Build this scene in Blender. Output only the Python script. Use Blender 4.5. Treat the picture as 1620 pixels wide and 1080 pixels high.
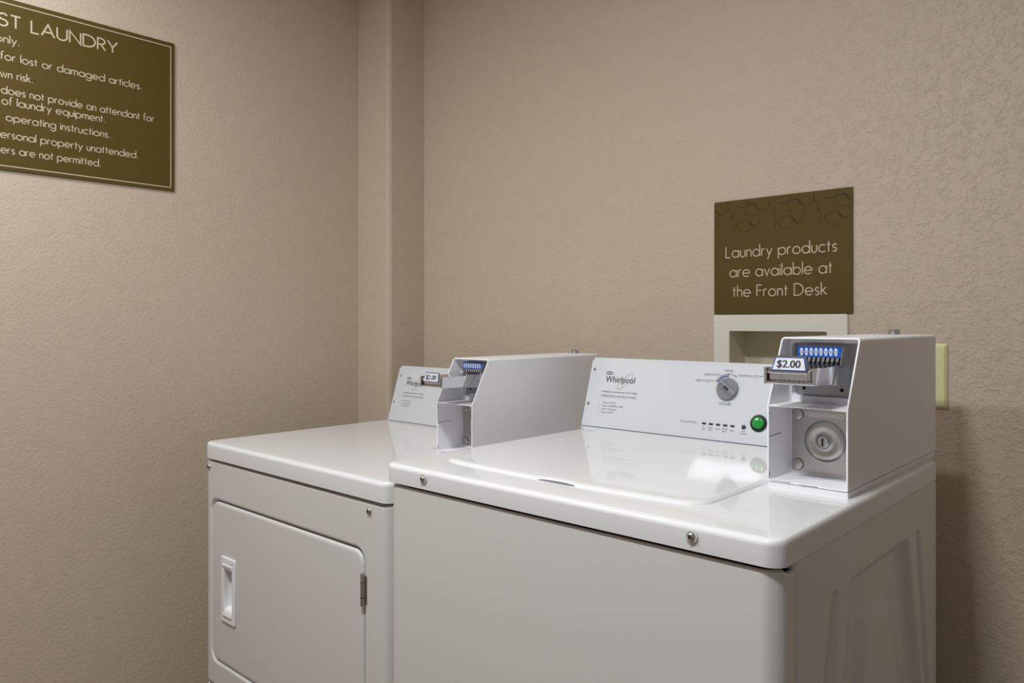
import bpy, bmesh, math, random
from math import sin, cos, tan, pi, radians, sqrt, atan2
from mathutils import Vector

for o in list(bpy.data.objects):
    bpy.data.objects.remove(o, do_unlink=True)
SC = bpy.context.scene
COL = SC.collection

# ------------------------------------------------------------------ camera
ZC = 1.18                                    # eye height (m)
FPX = 1188.0                                 # focal length in pixels of a 1620 px wide frame
YAW = atan2(1090.0, 1188.0)
cam_d = bpy.data.cameras.new('camera')
cam = bpy.data.objects.new('camera', cam_d)
COL.objects.link(cam)
cam_d.sensor_width = 36.0
cam_d.lens = FPX / 1620.0 * 36.0
cam_d.shift_y = -30.0 / 1620.0
cam_d.clip_start = 0.02
cam.location = (0, 0, ZC)
cam.rotation_euler = (pi / 2, 0, YAW)
SC.camera = cam

# ------------------------------------------------------------------ world, lights, exposure
SC.view_settings.view_transform = 'Standard'
SC.view_settings.look = 'None'
SC.view_settings.gamma = 1.0
SC.view_settings.use_curve_mapping = False
SC.view_settings.exposure = 0.0
wd = bpy.data.worlds.new('world')
SC.world = wd
wd.use_nodes = True
wd.node_tree.nodes['Background'].inputs[0].default_value = (0.9, 0.95, 1.0, 1)
wd.node_tree.nodes['Background'].inputs[1].default_value = 0.0

CEIL = 2.44
LAMPS = [dict(x0=-0.62, x1=-0.38, y0=0.00, y1=0.20, power=24.0), dict(x0=-1.84, x1=-1.44, y0=0.00, y1=0.16, power=17.5)]
LAMP_COLOR = (0.93, 0.97, 1.0)
lamp_obs = []
for L_ in LAMPS:
    la = bpy.data.lights.new('ceiling_lamp', 'AREA')
    la.shape = 'RECTANGLE'
    la.size = L_['x1'] - L_['x0'] - 0.03
    la.size_y = L_['y1'] - L_['y0'] - 0.03
    la.energy = L_['power']
    la.color = LAMP_COLOR
    lo_ = bpy.data.objects.new('lamp_light', la)
    COL.objects.link(lo_)
    lamp_obs.append(lo_)

# ------------------------------------------------------------------ materials
def srgb(r, g, b):
    f = lambda c: (c / 255 / 12.92) if c / 255 <= 0.04045 else ((c / 255 + 0.055) / 1.055) ** 2.4
    return (f(r), f(g), f(b), 1.0)


def mat(name, color, rough=0.5, metal=0.0, coat=0.0, spec=0.5, bump=None, coat_rough=0.05, aniso=0.0):
    m = bpy.data.materials.new(name)
    m.use_nodes = True
    nt = m.node_tree
    p = nt.nodes['Principled BSDF']
    p.inputs['Base Color'].default_value = color
    p.inputs['Roughness'].default_value = rough
    p.inputs['Metallic'].default_value = metal
    p.inputs['Coat Weight'].default_value = coat
    p.inputs['Coat Roughness'].default_value = coat_rough
    p.inputs['Specular IOR Level'].default_value = spec
    if bump:
        scale, strength, dist = bump
        tc = nt.nodes.new('ShaderNodeTexCoord')
        no = nt.nodes.new('ShaderNodeTexNoise')
        no.inputs['Scale'].default_value = scale
        no.inputs['Detail'].default_value = 3
        bu = nt.nodes.new('ShaderNodeBump')
        bu.inputs['Strength'].default_value = strength
        bu.inputs['Distance'].default_value = dist
        nt.links.new(tc.outputs['Object'], no.inputs['Vector'])
        nt.links.new(no.outputs['Fac'], bu.inputs['Height'])
        nt.links.new(bu.outputs['Normal'], p.inputs['Normal'])
    return m


def wall_mat(name, color, strength, knock):
    """painted orange-peel plaster with flattened knock-down patches"""
    m = bpy.data.materials.new(name)
    m.use_nodes = True
    nt = m.node_tree
    N, L = nt.nodes, nt.links
    p = N['Principled BSDF']
    p.inputs['Roughness'].default_value = 0.55
    p.inputs['Specular IOR Level'].default_value = 0.35
    tc = N.new('ShaderNodeTexCoord')
    # fine peel
    n1 = N.new('ShaderNodeTexNoise')
    n1.inputs['Scale'].default_value = 150
    n1.inputs['Detail'].default_value = 3
    n1.inputs['Roughness'].default_value = 0.55
    # knock-down islands
    n2 = N.new('ShaderNodeTexNoise')
    n2.inputs['Scale'].default_value = 72
    n2.inputs['Detail'].default_value = 4
    n2.inputs['Roughness'].default_value = 0.6
    n2.inputs['Distortion'].default_value = 0.3
    r2 = N.new('ShaderNodeMapRange')
    r2.interpolation_type = 'SMOOTHSTEP'
    r2.inputs['From Min'].default_value = 0.50
    r2.inputs['From Max'].default_value = 0.60
    # where the patches are stronger
    n3 = N.new('ShaderNodeTexNoise')
    n3.inputs['Scale'].default_value = 1.7
    n3.inputs['Detail'].default_value = 1
    r3 = N.new('ShaderNodeMapRange')
    r3.inputs['From Min'].default_value = 0.35
    r3.inputs['From Max'].default_value = 0.65
    r3.inputs['To Min'].default_value = 0.35
    r3.inputs['To Max'].default_value = 1.0
    sx = N.new('ShaderNodeSeparateXYZ')
    L.new(tc.outputs['Object'], sx.inputs[0])
    rx = N.new('ShaderNodeMapRange')
    rx.interpolation_type = 'SMOOTHSTEP'
    rx.inputs['From Min'].default_value = -1.05
    rx.inputs['From Max'].default_value = -0.35
    rx.inputs['To Min'].default_value = 0.18
    rx.inputs['To Max'].default_value = 1.0
    L.new(sx.outputs['X'], rx.inputs['Value'])
    mz = N.new('ShaderNodeMath'); mz.operation = 'MULTIPLY'
    mu = N.new('ShaderNodeMath'); mu.operation = 'MULTIPLY'
    mk = N.new('ShaderNodeMath'); mk.operation = 'MULTIPLY'
    mk.inputs[1].default_value = knock
    ad = N.new('ShaderNodeMath'); ad.operation = 'ADD'
    for n in (n1, n2, n3):
        L.new(tc.outputs['Object'], n.inputs['Vector'])
    L.new(n2.outputs['Fac'], r2.inputs['Value'])
    L.new(n3.outputs['Fac'], r3.inputs['Value'])
    L.new(r2.outputs['Result'], mu.inputs[0])
    L.new(r3.outputs['Result'], mz.inputs[0])
    L.new(rx.outputs['Result'], mz.inputs[1])
    L.new(mz.outputs[0], mu.inputs[1])
    L.new(mu.outputs[0], mk.inputs[0])
    L.new(n1.outputs['Fac'], ad.inputs[0])
    L.new(mk.outputs[0], ad.inputs[1])
    bu = N.new('ShaderNodeBump')
    bu.inputs['Strength'].default_value = strength
    bu.inputs['Distance'].default_value = 0.004
    L.new(ad.outputs[0], bu.inputs['Height'])
    L.new(bu.outputs['Normal'], p.inputs['Normal'])
    # slight paint unevenness
    n4 = N.new('ShaderNodeTexNoise')
    n4.inputs['Scale'].default_value = 30
    n4.inputs['Detail'].default_value = 5
    L.new(tc.outputs['Object'], n4.inputs['Vector'])
    mx = N.new('ShaderNodeMix')
    mx.data_type = 'RGBA'
    mx.inputs['A'].default_value = tuple(c * 0.94 for c in color[:3]) + (1,)
    mx.inputs['B'].default_value = tuple(c * 1.06 for c in color[:3]) + (1,)
    L.new(n4.outputs['Fac'], mx.inputs['Factor'])
    L.new(mx.outputs['Result'], p.inputs['Base Color'])
    return m


WALL = srgb(200, 183, 163)
M = {}
M['wall'] = wall_mat('beige_plaster', WALL, 0.30, 0.06)
M['wall_knock'] = wall_mat('beige_knockdown_plaster', WALL, 0.40, 1.0)
M['grey_wall'] = mat('pale_grey_wall_paint', srgb(186, 185, 186), 0.6, bump=(90, 0.2, 0.003))
M['white_wall'] = mat('white_wall_paint', srgb(214, 209, 205), 0.6, bump=(90, 0.2, 0.003))
M['ceiling'] = mat('ceiling_paint', srgb(240, 238, 232), 0.8, bump=(90, 0.2, 0.003))
M['floor'] = mat('floor_vinyl', srgb(122, 100, 84), 0.45, bump=(20, 0.05, 0.002))
M['enamel'] = mat('white_enamel', srgb(214, 213, 209), 0.30, coat=0.35, coat_rough=0.12, bump=(420, 0.03, 0.0006))
M['gloss'] = mat('glossy_white_enamel', srgb(229, 229, 229), 0.40, coat=0.75, coat_rough=0.05, spec=0.15)
M['panelwhite'] = mat('white_panel_print_base', srgb(214, 217, 221), 0.45, coat=0.9, coat_rough=0.03, spec=0.15)
M['coat'] = mat('white_powder_coat', srgb(243, 242, 245), 0.38, bump=(500, 0.05, 0.0006))
M['plastic'] = mat('white_plastic', srgb(238, 238, 238), 0.35)
M['chrome'] = mat('chrome', (0.66, 0.66, 0.68, 1), 0.10, metal=1.0)
M['steel'] = mat('brushed_steel', (0.50, 0.485, 0.465, 1), 0.32, metal=1.0)
M['galv'] = mat('grey_zinc_plate', (0.42, 0.42, 0.43, 1), 0.42, metal=1.0)
M['nickel'] = mat('nickel_screw', (0.55, 0.53, 0.50, 1), 0.28, metal=1.0)
M['black'] = mat('black_plastic', srgb(22, 22, 24), 0.35)
M['dark'] = mat('dark_gap', srgb(20, 19, 18), 0.8)
M['scuff'] = mat('scratched_edge', srgb(58, 55, 55), 0.7)
M['ink'] = mat('dark_ink', srgb(52, 52, 56), 0.5)
M['inkgrey'] = mat('grey_ink', srgb(128, 128, 132), 0.5)
M['inkblue'] = mat('blue_ink', srgb(66, 74, 160), 0.5)
M['inkgold'] = mat('gold_ink', srgb(176, 166, 112), 0.45)
M['inkgreen'] = mat('green_ink', srgb(70, 140, 80), 0.5)
M['knob'] = mat('grey_knob', srgb(122, 122, 126), 0.4)
M['green'] = mat('green_button', srgb(10, 150, 52), 0.18, coat=0.6)
M['lamp_dark'] = mat('dark_indicator', srgb(52, 52, 56), 0.3)
M['blue'] = mat('blue_label', srgb(0, 82, 184), 0.35)
M['label'] = mat('white_label', srgb(218, 221, 229), 0.35)
M['labelink'] = mat('black_label_print', srgb(22, 22, 24), 0.4)
M['olive'] = mat('olive_sign', srgb(86, 69, 20), 0.6, spec=0.3)
M['olive_dark'] = mat('dark_olive_flourish', srgb(58, 38, 6), 0.6, spec=0.3)
M['signtext'] = mat('pale_beige_lettering', srgb(196, 180, 154), 0.5)
M['ivory'] = mat('ivory_plastic', srgb(226, 220, 170), 0.35)
M['boxframe'] = mat('pale_cream_plastic', srgb(224, 220, 207), 0.45, bump=(60, 0.06, 0.002))
M['boxinner'] = mat('cream_recess', srgb(214, 206, 184), 0.6)
M['notch'] = mat('notch_shade_grey', srgb(112, 112, 116), 0.5)  # grey standing in for the shade inside the lid's finger notch
M['diffuser'] = mat('diffuser', srgb(240, 240, 235), 0.6)

# ------------------------------------------------------------------ object helpers
ROOT = {}                                   # root name -> location offset of its mesh data


def thing(name, label, cat, loc, group=None):
    o = bpy.data.objects.new(name, None)
    o.empty_display_size = 0.1
    COL.objects.link(o)
    o.location = loc
    o['label'] = label
    o['category'] = cat
    if group:
        o['group'] = group
    return o


def root_of(o):
    while o.parent:
        o = o.parent
    return o


def obj(name, bm, mats, parent=None, bevel=None, segs=2, sharp=35, kind=None, origin=None, wn=False):
    """bm is given in room coordinates; becomes ONE mesh object"""
    if origin is not None:
        off = Vector(origin)
    elif parent is not None:
        off = Vector(root_of(parent).location)
    else:
        off = Vector((0, 0, 0))
    bmesh.ops.translate(bm, verts=bm.verts, vec=-off)
    me = bpy.data.meshes.new(name)
    bm.to_mesh(me)
    bm.free()
    if not isinstance(mats, (list, tuple)):
        mats = [mats]
    for m in mats:
        me.materials.append(m)
    me.polygons.foreach_set('use_smooth', [True] * len(me.polygons))
    me.set_sharp_from_angle(angle=radians(sharp))
    o = bpy.data.objects.new(name, me)
    COL.objects.link(o)
    if parent is not None:
        o.parent = parent
    elif origin is not None:
        o.location = origin
    if bevel:
        b = o.modifiers.new('bevel', 'BEVEL')
        b.width = bevel
        b.segments = segs
        b.limit_method = 'ANGLE'
        b.angle_limit = radians(40)
        b.harden_normals = True
    if wn:
        w = o.modifiers.new('weighted_normals', 'WEIGHTED_NORMAL')
        w.keep_sharp = True
        w.weight = 80
    if kind:
        o['kind'] = kind
    return o


def BM():
    return bmesh.new()


def face(bm, pts, mi=0):
    vs = [bm.verts.new(p) for p in pts]
    f = bm.faces.new(vs)
    f.material_index = mi
    return f


def box(bm, x0, x1, y0, y1, z0, z1, mi=0):
    v = [bm.verts.new((x, y, z)) for z in (z0, z1) for y in (y0, y1) for x in (x0, x1)]
    for q in ((0, 2, 3, 1), (4, 5, 7, 6), (0, 1, 5, 4), (2, 6, 7, 3), (0, 4, 6, 2), (1, 3, 7, 5)):
        bm.faces.new([v[i] for i in q]).material_index = mi


def loft(bm, loops, mi=0, cap0=True, cap1=True):
    """closed loops of equal point count, joined by quads"""
    rings = [[bm.verts.new(p) for p in lp] for lp in loops]
    n = len(rings[0])
    for a, b in zip(rings, rings[1:]):
        for i in range(n):
            j = (i + 1) % n
            bm.faces.new((a[i], a[j], b[j], b[i])).material_index = mi
    if cap0:
        bm.faces.new(list(reversed(rings[0]))).material_index = mi
    if cap1:
        bm.faces.new(rings[-1]).material_index = mi
    return rings


def rrect(a0, a1, b0, b1, r, n=6, rb=None):
    """rounded rectangle, counter-clockwise, as 2-D points"""
    r = max(1e-5, min(r, (a1 - a0) / 2 - 1e-5, (b1 - b0) / 2 - 1e-5))
    pts = []
    q = r if rb is None else rb
    for cx, cy, t0, rr in ((a1 - r, b0 + r, -pi / 2, r), (a1 - q, b1 - q, 0, q), (a0 + q, b1 - q, pi / 2, q), (a0 + r, b0 + r, pi, r)):
        for k in range(n + 1):
            t = t0 + pi / 2 * k / n
            pts.append((cx + rr * cos(t), cy + rr * sin(t)))
    return pts


def lathe(bm, prof, c, axis, seg=32, mi=0):
    """prof = (radius, height along axis); c = base centre; axis = unit Vector"""
    ax = Vector(axis).normalized()
    u = ax.orthogonal().normalized()
    w = ax.cross(u)
    c = Vector(c)
    rings = []
    for r, h in prof:
        if r < 1e-6:
            rings.append([bm.verts.new(c + ax * h)])
        else:
            rings.append([bm.verts.new(c + ax * h + (u * cos(2 * pi * k / seg) + w * sin(2 * pi * k / seg)) * r) for k in range(seg)])
    for a, b in zip(rings, rings[1:]):
        for k in range(seg):
            j = (k + 1) % seg
            if len(a) == 1 and len(b) == 1:
                continue
            if len(b) == 1:
                f = bm.faces.new((a[k], a[j], b[0]))
            elif len(a) == 1:
                f = bm.faces.new((a[0], b[j], b[k]))
            else:
                f = bm.faces.new((a[k], a[j], b[j], b[k]))
            f.material_index = mi


def prism(bm, pts, ext, mi=0):
    """pts: 3-D outline, ext: extrusion vector"""
    e = Vector(ext)
    loft(bm, [[Vector(p) for p in pts], [Vector(p) + e for p in pts]], mi)


# ------------------------------------------------------------------ lettering
_font_cache = {}


def glyph_mesh(txt):
    if txt in _font_cache:
        return _font_cache[txt]
    cu = bpy.data.curves.new('tmp_text', 'FONT')
    cu.body = txt
    cu.size = 1.0
    cu.resolution_u = 4
    ob = bpy.data.objects.new('tmp_text', cu)
    COL.objects.link(ob)
    dg = bpy.context.evaluated_depsgraph_get()
    dg.update()
    me = bpy.data.meshes.new_from_object(ob.evaluated_get(dg))
    vs = [(v.co.x, v.co.y) for v in me.vertices]
    fs = [tuple(p.vertices) for p in me.polygons]
    bpy.data.meshes.remove(me)
    bpy.data.objects.remove(ob, do_unlink=True)
    bpy.data.curves.remove(cu)
    _font_cache[txt] = (vs, fs)
    return vs, fs


_h = glyph_mesh('H')[0]
CAPH = max(v[1] for v in _h)


def text(bm, txt, place, x0, x1, base, cap, mi=0, bold=0.0):
    """print txt between x0 and x1 with its baseline at base; place(s, t) -> room point"""
    vs, fs = glyph_mesh(txt)
    lo = min(v[0] for v in vs)
    hi = max(v[0] for v in vs)
    sx = (x1 - x0) / (hi - lo)
    sy = cap / CAPH
    nrm = (place(1, 0) - place(0, 0)).cross(place(0, 1) - place(0, 0)).normalized()
    for j, dx in enumerate((0,) if not bold else (-bold, 0, bold)):
        nv = [bm.verts.new(place(x0 + (v[0] - lo) * sx + dx, base + v[1] * sy) + nrm * (0.00004 * j)) for v in vs]
        for f in fs:
            try:
                bm.faces.new([nv[i] for i in f]).material_index = mi
            except ValueError:
                pass


def ribbon(bm, pts, w, place, mi=0, taper=None, closed=False):
    """flat stroke of width w along 2-D points"""
    n = len(pts)
    L, R = [], []
    for i, (x, y) in enumerate(pts):
        if closed:
            a, b = pts[(i - 1) % n], pts[(i + 1) % n]
        else:
            a, b = pts[max(i - 1, 0)], pts[min(i + 1, n - 1)]
        d1 = Vector((x - a[0], y - a[1]))
        d2 = Vector((b[0] - x, b[1] - y))
        if d1.length < 1e-9: d1 = d2
        if d2.length < 1e-9: d2 = d1
        d1.normalize(); d2.normalize()
        t = (d1 + d2)
        if t.length < 1e-6: t = d1.copy()
        t.normalize()
        k = max(0.45, t.dot(d1))
        nx, ny = -t.y, t.x
        hw = (w / 2 if taper is None else w / 2 * taper(i / (n - 1))) / k
        L.append(bm.verts.new(place(x + nx * hw, y + ny * hw)))
        R.append(bm.verts.new(place(x - nx * hw, y - ny * hw)))
    for i in range(n if closed else n - 1):
        j = (i + 1) % n
        bm.faces.new((R[i], R[j], L[j], L[i])).material_index = mi


def arc(cx, cy, r, a0, a1, n=14, ry=None):
    ry = r if ry is None else ry
    return [(cx + r * cos(radians(a0 + (a1 - a0) * k / n)), cy + ry * sin(radians(a0 + (a1 - a0) * k / n))) for k in range(n + 1)]


XH = 0.62          # x-height of a geometric sans with cap height 1


def geo_glyph(c):
    """strokes and advance of one letter, drawn from circles and straight stems"""
    r = XH / 2
    A, DS = 1.06, -0.34
    circ = arc(r, r, r, 0, 360, 28)
    if c == ' ': return [], 0.24
    if c == '.': return [[(0.05, 0.0), (0.05, 0.11)]], 0.10
    if c == 'a': return [circ, [(2 * r, 0), (2 * r, XH)]], 2 * r
    if c == 'b': return [circ, [(0, 0), (0, A)]], 2 * r
    if c == 'd': return [circ, [(2 * r, 0), (2 * r, A)]], 2 * r
    if c == 'p': return [circ, [(0, DS), (0, XH)]], 2 * r
    if c == 'q': return [circ, [(2 * r, DS), (2 * r, XH)]], 2 * r
    if c == 'g': return [circ, [(2 * r, XH), (2 * r, -0.08)] + arc(r, -0.08, r, 0, -150, 12, 0.26)], 2 * r
    if c == 'o': return [circ], 2 * r
    if c == 'c': return [arc(r, r, r, 48, 312, 22)], 0.50
    if c == 'e': return [arc(r, r, r, 4, 315, 24), [(0.02, r), (2 * r + 0.045, r)]], 2 * r
    if c in 'nhr':
        q = 0.2
        top = XH if c != 'h' else A
        if c == 'r': return [[(0, 0), (0, XH)], arc(0.2, XH - 0.22, 0.2, 180, 70, 8, 0.22)], 0.27
        return [[(0, 0), (0, top)], arc(q, XH - 0.24, q, 180, 0, 14, 0.24) + [(2 * q, 0)]], 2 * q
    if c == 'm':
        q = 0.18
        return [[(0, 0), (0, XH)], arc(q, XH - 0.22, q, 180, 0, 12, 0.22) + [(2 * q, 0)],
                arc(3 * q, XH - 0.22, q, 180, 0, 12, 0.22) + [(4 * q, 0)]], 4 * q
    if c == 'u':
        q = 0.2
        return [[(0, XH)] + arc(q, 0.24, q, 180, 360, 14, 0.24) + [(2 * q, XH)]], 2 * q
    if c == 'l': return [[(0, 0), (0, A)]], 0.0
    if c == 'i': return [[(0, 0), (0, XH)], [(0, XH + 0.16), (0, XH + 0.28)]], 0.0
    if c == 't': return [[(0.12, 0), (0.12, 0.90)], [(0, XH), (0.27, XH)]], 0.26
    if c == 'f': return [[(0.10, 0), (0.10, 0.84)] + arc(0.28, 0.86, 0.18, 180, 75, 8, 0.18), [(0, XH), (0.27, XH)]], 0.28
    if c == 'k': return [[(0, 0), (0, A)], [(0, 0.27), (0.36, XH)], [(0.11, 0.36), (0.42, 0)]], 0.42
    if c == 'v': return [[(0, XH), (0.22, 0), (0.44, XH)]], 0.44
    if c == 'w': return [[(0, XH), (0.19, 0), (0.36, XH), (0.53, 0), (0.72, XH)]], 0.72
    if c == 'y': return [[(0, XH), (0.235, 0.04)], [(0.46, XH), (0.085, DS)]], 0.46
    if c == 's': return [[(0.33, XH - 0.09)] + arc(0.175, XH - 0.155, 0.145, 50, 255, 12, 0.155)
                         + arc(0.175, 0.155, 0.155, 85, -150, 12, 0.155)], 0.34
    if c == 'L': return [[(0, 1), (0, 0), (0.42, 0)]], 0.42
    if c == 'F': return [[(0, 0), (0, 1), (0.46, 1)], [(0, 0.53), (0.42, 0.53)]], 0.44
    if c == 'E': return [[(0.46, 1), (0, 1), (0, 0), (0.46, 0)], [(0, 0.53), (0.42, 0.53)]], 0.46
    if c == 'D': return [[(0, 0.055), (0, 1), (0.24, 1)] + arc(0.24, 0.5, 0.5, 90, -90, 20)[1:] + [(-0.055, 0)]], 0.74
    if c == 'T': return [[(0, 1), (0.52, 1)], [(0.26, 1), (0.26, 0)]], 0.52
    if c == 'A': return [[(0, 0), (0.37, 1), (0.74, 0)], [(0.13, 0.34), (0.61, 0.34)]], 0.74
    if c == 'U': return [[(0, 1)] + arc(0.29, 0.29, 0.29, 180, 360, 16) + [(0.58, 1)]], 0.58
    if c == 'N': return [[(0, 0), (0, 1), (0.66, 0), (0.66, 1)]], 0.66
    if c == 'R': return [[(0, 0), (0, 1), (0.2, 1)] + arc(0.2, 0.745, 0.255, 90, -90, 12)[1:] + [(0.055, 0.49)], [(0.2, 0.49), (0.48, 0)]], 0.48
    if c == 'Y': return [[(0, 1), (0.31, 0.45), (0.62, 1)], [(0.31, 0.46), (0.31, 0)]], 0.62
    if c == 'S': return [[(0.46, 0.86)] + arc(0.26, 0.755, 0.215, 40, 255, 14, 0.245) + arc(0.245, 0.26, 0.245, 85, -155, 14, 0.26)], 0.5
    if c == 'G': return [arc(0.5, 0.5, 0.5, 42, 360, 26) + [(0.52, 0.5)]], 1.0
    return [], 0.3


def geo_text(bm, txt, place, x0, x1, base, cap, mi=0, weight=0.10, gap=0.17):
    pen, strokes = 0.0, []
    for c in txt:
        st, adv = geo_glyph(c)
        for s in st:
            strokes.append([(x + pen, y) for x, y in s])
        pen += adv + gap
    pen -= gap
    sx = (x1 - x0) / pen
    nrm = (place(1, 0) - place(0, 0)).cross(place(0, 1) - place(0, 0)).normalized()
    for k, s in enumerate(strokes):                  # every stroke a hair above the last, so none are coplanar
        pk = lambda a, b, k=k: place(a, b) + nrm * (0.00003 * (k % 8))
        ribbon(bm, [(x0 + x * sx, base + y * cap) for x, y in s], weight * cap, pk, mi)


# ------------------------------------------------------------------ the room shell
XL, YB, XR, YF = -2.137, 1.70, 1.30, -1.70
COLX, COLY = -1.970, 1.547
HX0, HX1, HZ0, HZ1 = -0.842, -0.609, ZC - 0.22, ZC - 0.0195     # wall opening for the utility box

bm = BM()
box(bm, XL - 0.1, XR + 0.1, YF - 0.1, YB + 0.12, -0.1, 0.0)
obj('floor', bm, M['floor'], kind='structure')
bm = BM()
box(bm, XL - 0.1, XR + 0.1, YF - 0.1, YB + 0.12, CEIL, CEIL + 0.1)
obj('ceiling', bm, M['ceiling'], kind='structure')
bm = BM()
box(bm, XL - 0.1, XL, YF - 0.1, YB + 0.12, 0, CEIL)
obj('wall_left', bm, M['wall'], kind='structure')
bm = BM()
box(bm, XL, HX0, YB, YB + 0.12, 0, CEIL)
box(bm, HX1, XR, YB, YB + 0.12, 0, CEIL)
box(bm, HX0, HX1, YB, YB + 0.12, HZ1, CEIL)
box(bm, HX0, HX1, YB, YB + 0.12, 0, HZ0)
obj('wall_back', bm, M['wall_knock'], kind='structure')
bm = BM()
box(bm, XR, XR + 0.1, YF - 0.1, YB + 0.12, 0, CEIL)
obj('wall_right', bm, M['grey_wall'], kind='structure')
bm = BM()
box(bm, XL, XR, YF - 0.1, YF, 0, CEIL)
obj('wall_front', bm, M['white_wall'], kind='structure')
# boxed-in chase in the corner, with a rounded outer edge
bm = BM()
r = 0.013
pl = [(XL, YB), (XL, COLY)] + [(COLX - r + r * sin(t), COLY + r - r * cos(t)) for t in [pi / 2 * k / 2 for k in range(3)]] + [(COLX, YB)]
prism(bm, [(x, y, 0) for x, y in pl], (0, 0, CEIL))
obj('trim_1', bm, M['wall'], kind='structure', sharp=15)

# ceiling fixtures (above and behind the view)
for L_, lo_, lab in zip(LAMPS, lamp_obs, ('square white ceiling light above the washer, out of the picture', 'square white ceiling light near the left wall, out of the picture')):
    t = thing('ceiling_light', lab, 'ceiling light', ((L_['x0'] + L_['x1']) / 2, (L_['y0'] + L_['y1']) / 2, CEIL))
    bm = BM()
    box(bm, L_['x0'], L_['x1'], L_['y0'], L_['y1'], CEIL - 0.05, CEIL)
    obj('housing', bm, M['plastic'], t, bevel=0.006)
    lo_.location = (0, 0, -0.056)
    lo_.parent = t

# ------------------------------------------------------------------ machine pieces
def Z(z):
    return ZC + z


def screw_head(name, c, axis, r, parent, washer=True):
    bm = BM()
    ax = Vector(axis).normalized()
    if washer:
        lathe(bm, [(r * 1.7, -0.0002), (r * 1.6, 0.0008), (r * 1.15, 0.0010), (r * 1.1, 0.0004)], c, ax, 24, 2)
    lathe(bm, [(r, 0), (r * 0.98, r * 0.35), (r * 0.8, r * 0.62), (r * 0.5, r * 0.8), (0, r * 0.86)], c, ax, 20, 0)
    u = ax.orthogonal().normalized()
    w = ax.cross(u)
    cc = Vector(c) + ax * r * 0.88
    for a, b in ((u, w), (w, u)):
        face(bm, [cc + a * r * .5 + b * r * .12, cc - a * r * .5 + b * r * .12, cc - a * r * .5 - b * r * .12, cc + a * r * .5 - b * r * .12], 1)
    return obj(name, bm, [M['nickel'], M['dark'], M['enamel']], parent)


def lid_slab(bm, x0, x1, y0, y1, levels, r, bow=0.0, notch=None, mi=0, n=8, cap0=True, rb=None, xs=1.0):
    """stack of inset rounded rectangles; levels = (inset, z)"""
    loops = []
    for ins, z in levels:
        pts = rrect(x0 + ins * xs, x1 - ins * xs, y0 + ins, y1 - (ins if rb is None else ins * 0.1), max(r - ins, 0.002), n, rb)
        out = []
        xc, hw = (x0 + x1) / 2, (x1 - x0) / 2
        # subdivide the front edge so that it can be bowed
        m = len(pts)
        last, first = pts[-1], pts[0]
        extra = [(last[0] + (first[0] - last[0]) * k / 40, last[1] + (first[1] - last[1]) * k / 40) for k in range(1, 40)]
        for x, y in pts + extra:
            if y < (y0 + y1) / 2:
                y -= bow * max(0, 1 - ((x - xc) / hw) ** 2)
                if notch and notch[0] < x < notch[1]:
                    y += notch[2] * sin(pi * (x - notch[0]) / (notch[1] - notch[0])) ** 0.7
            out.append((x, y, z))
        loops.append(out)
    loft(bm, loops, mi, cap0, True)


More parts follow.
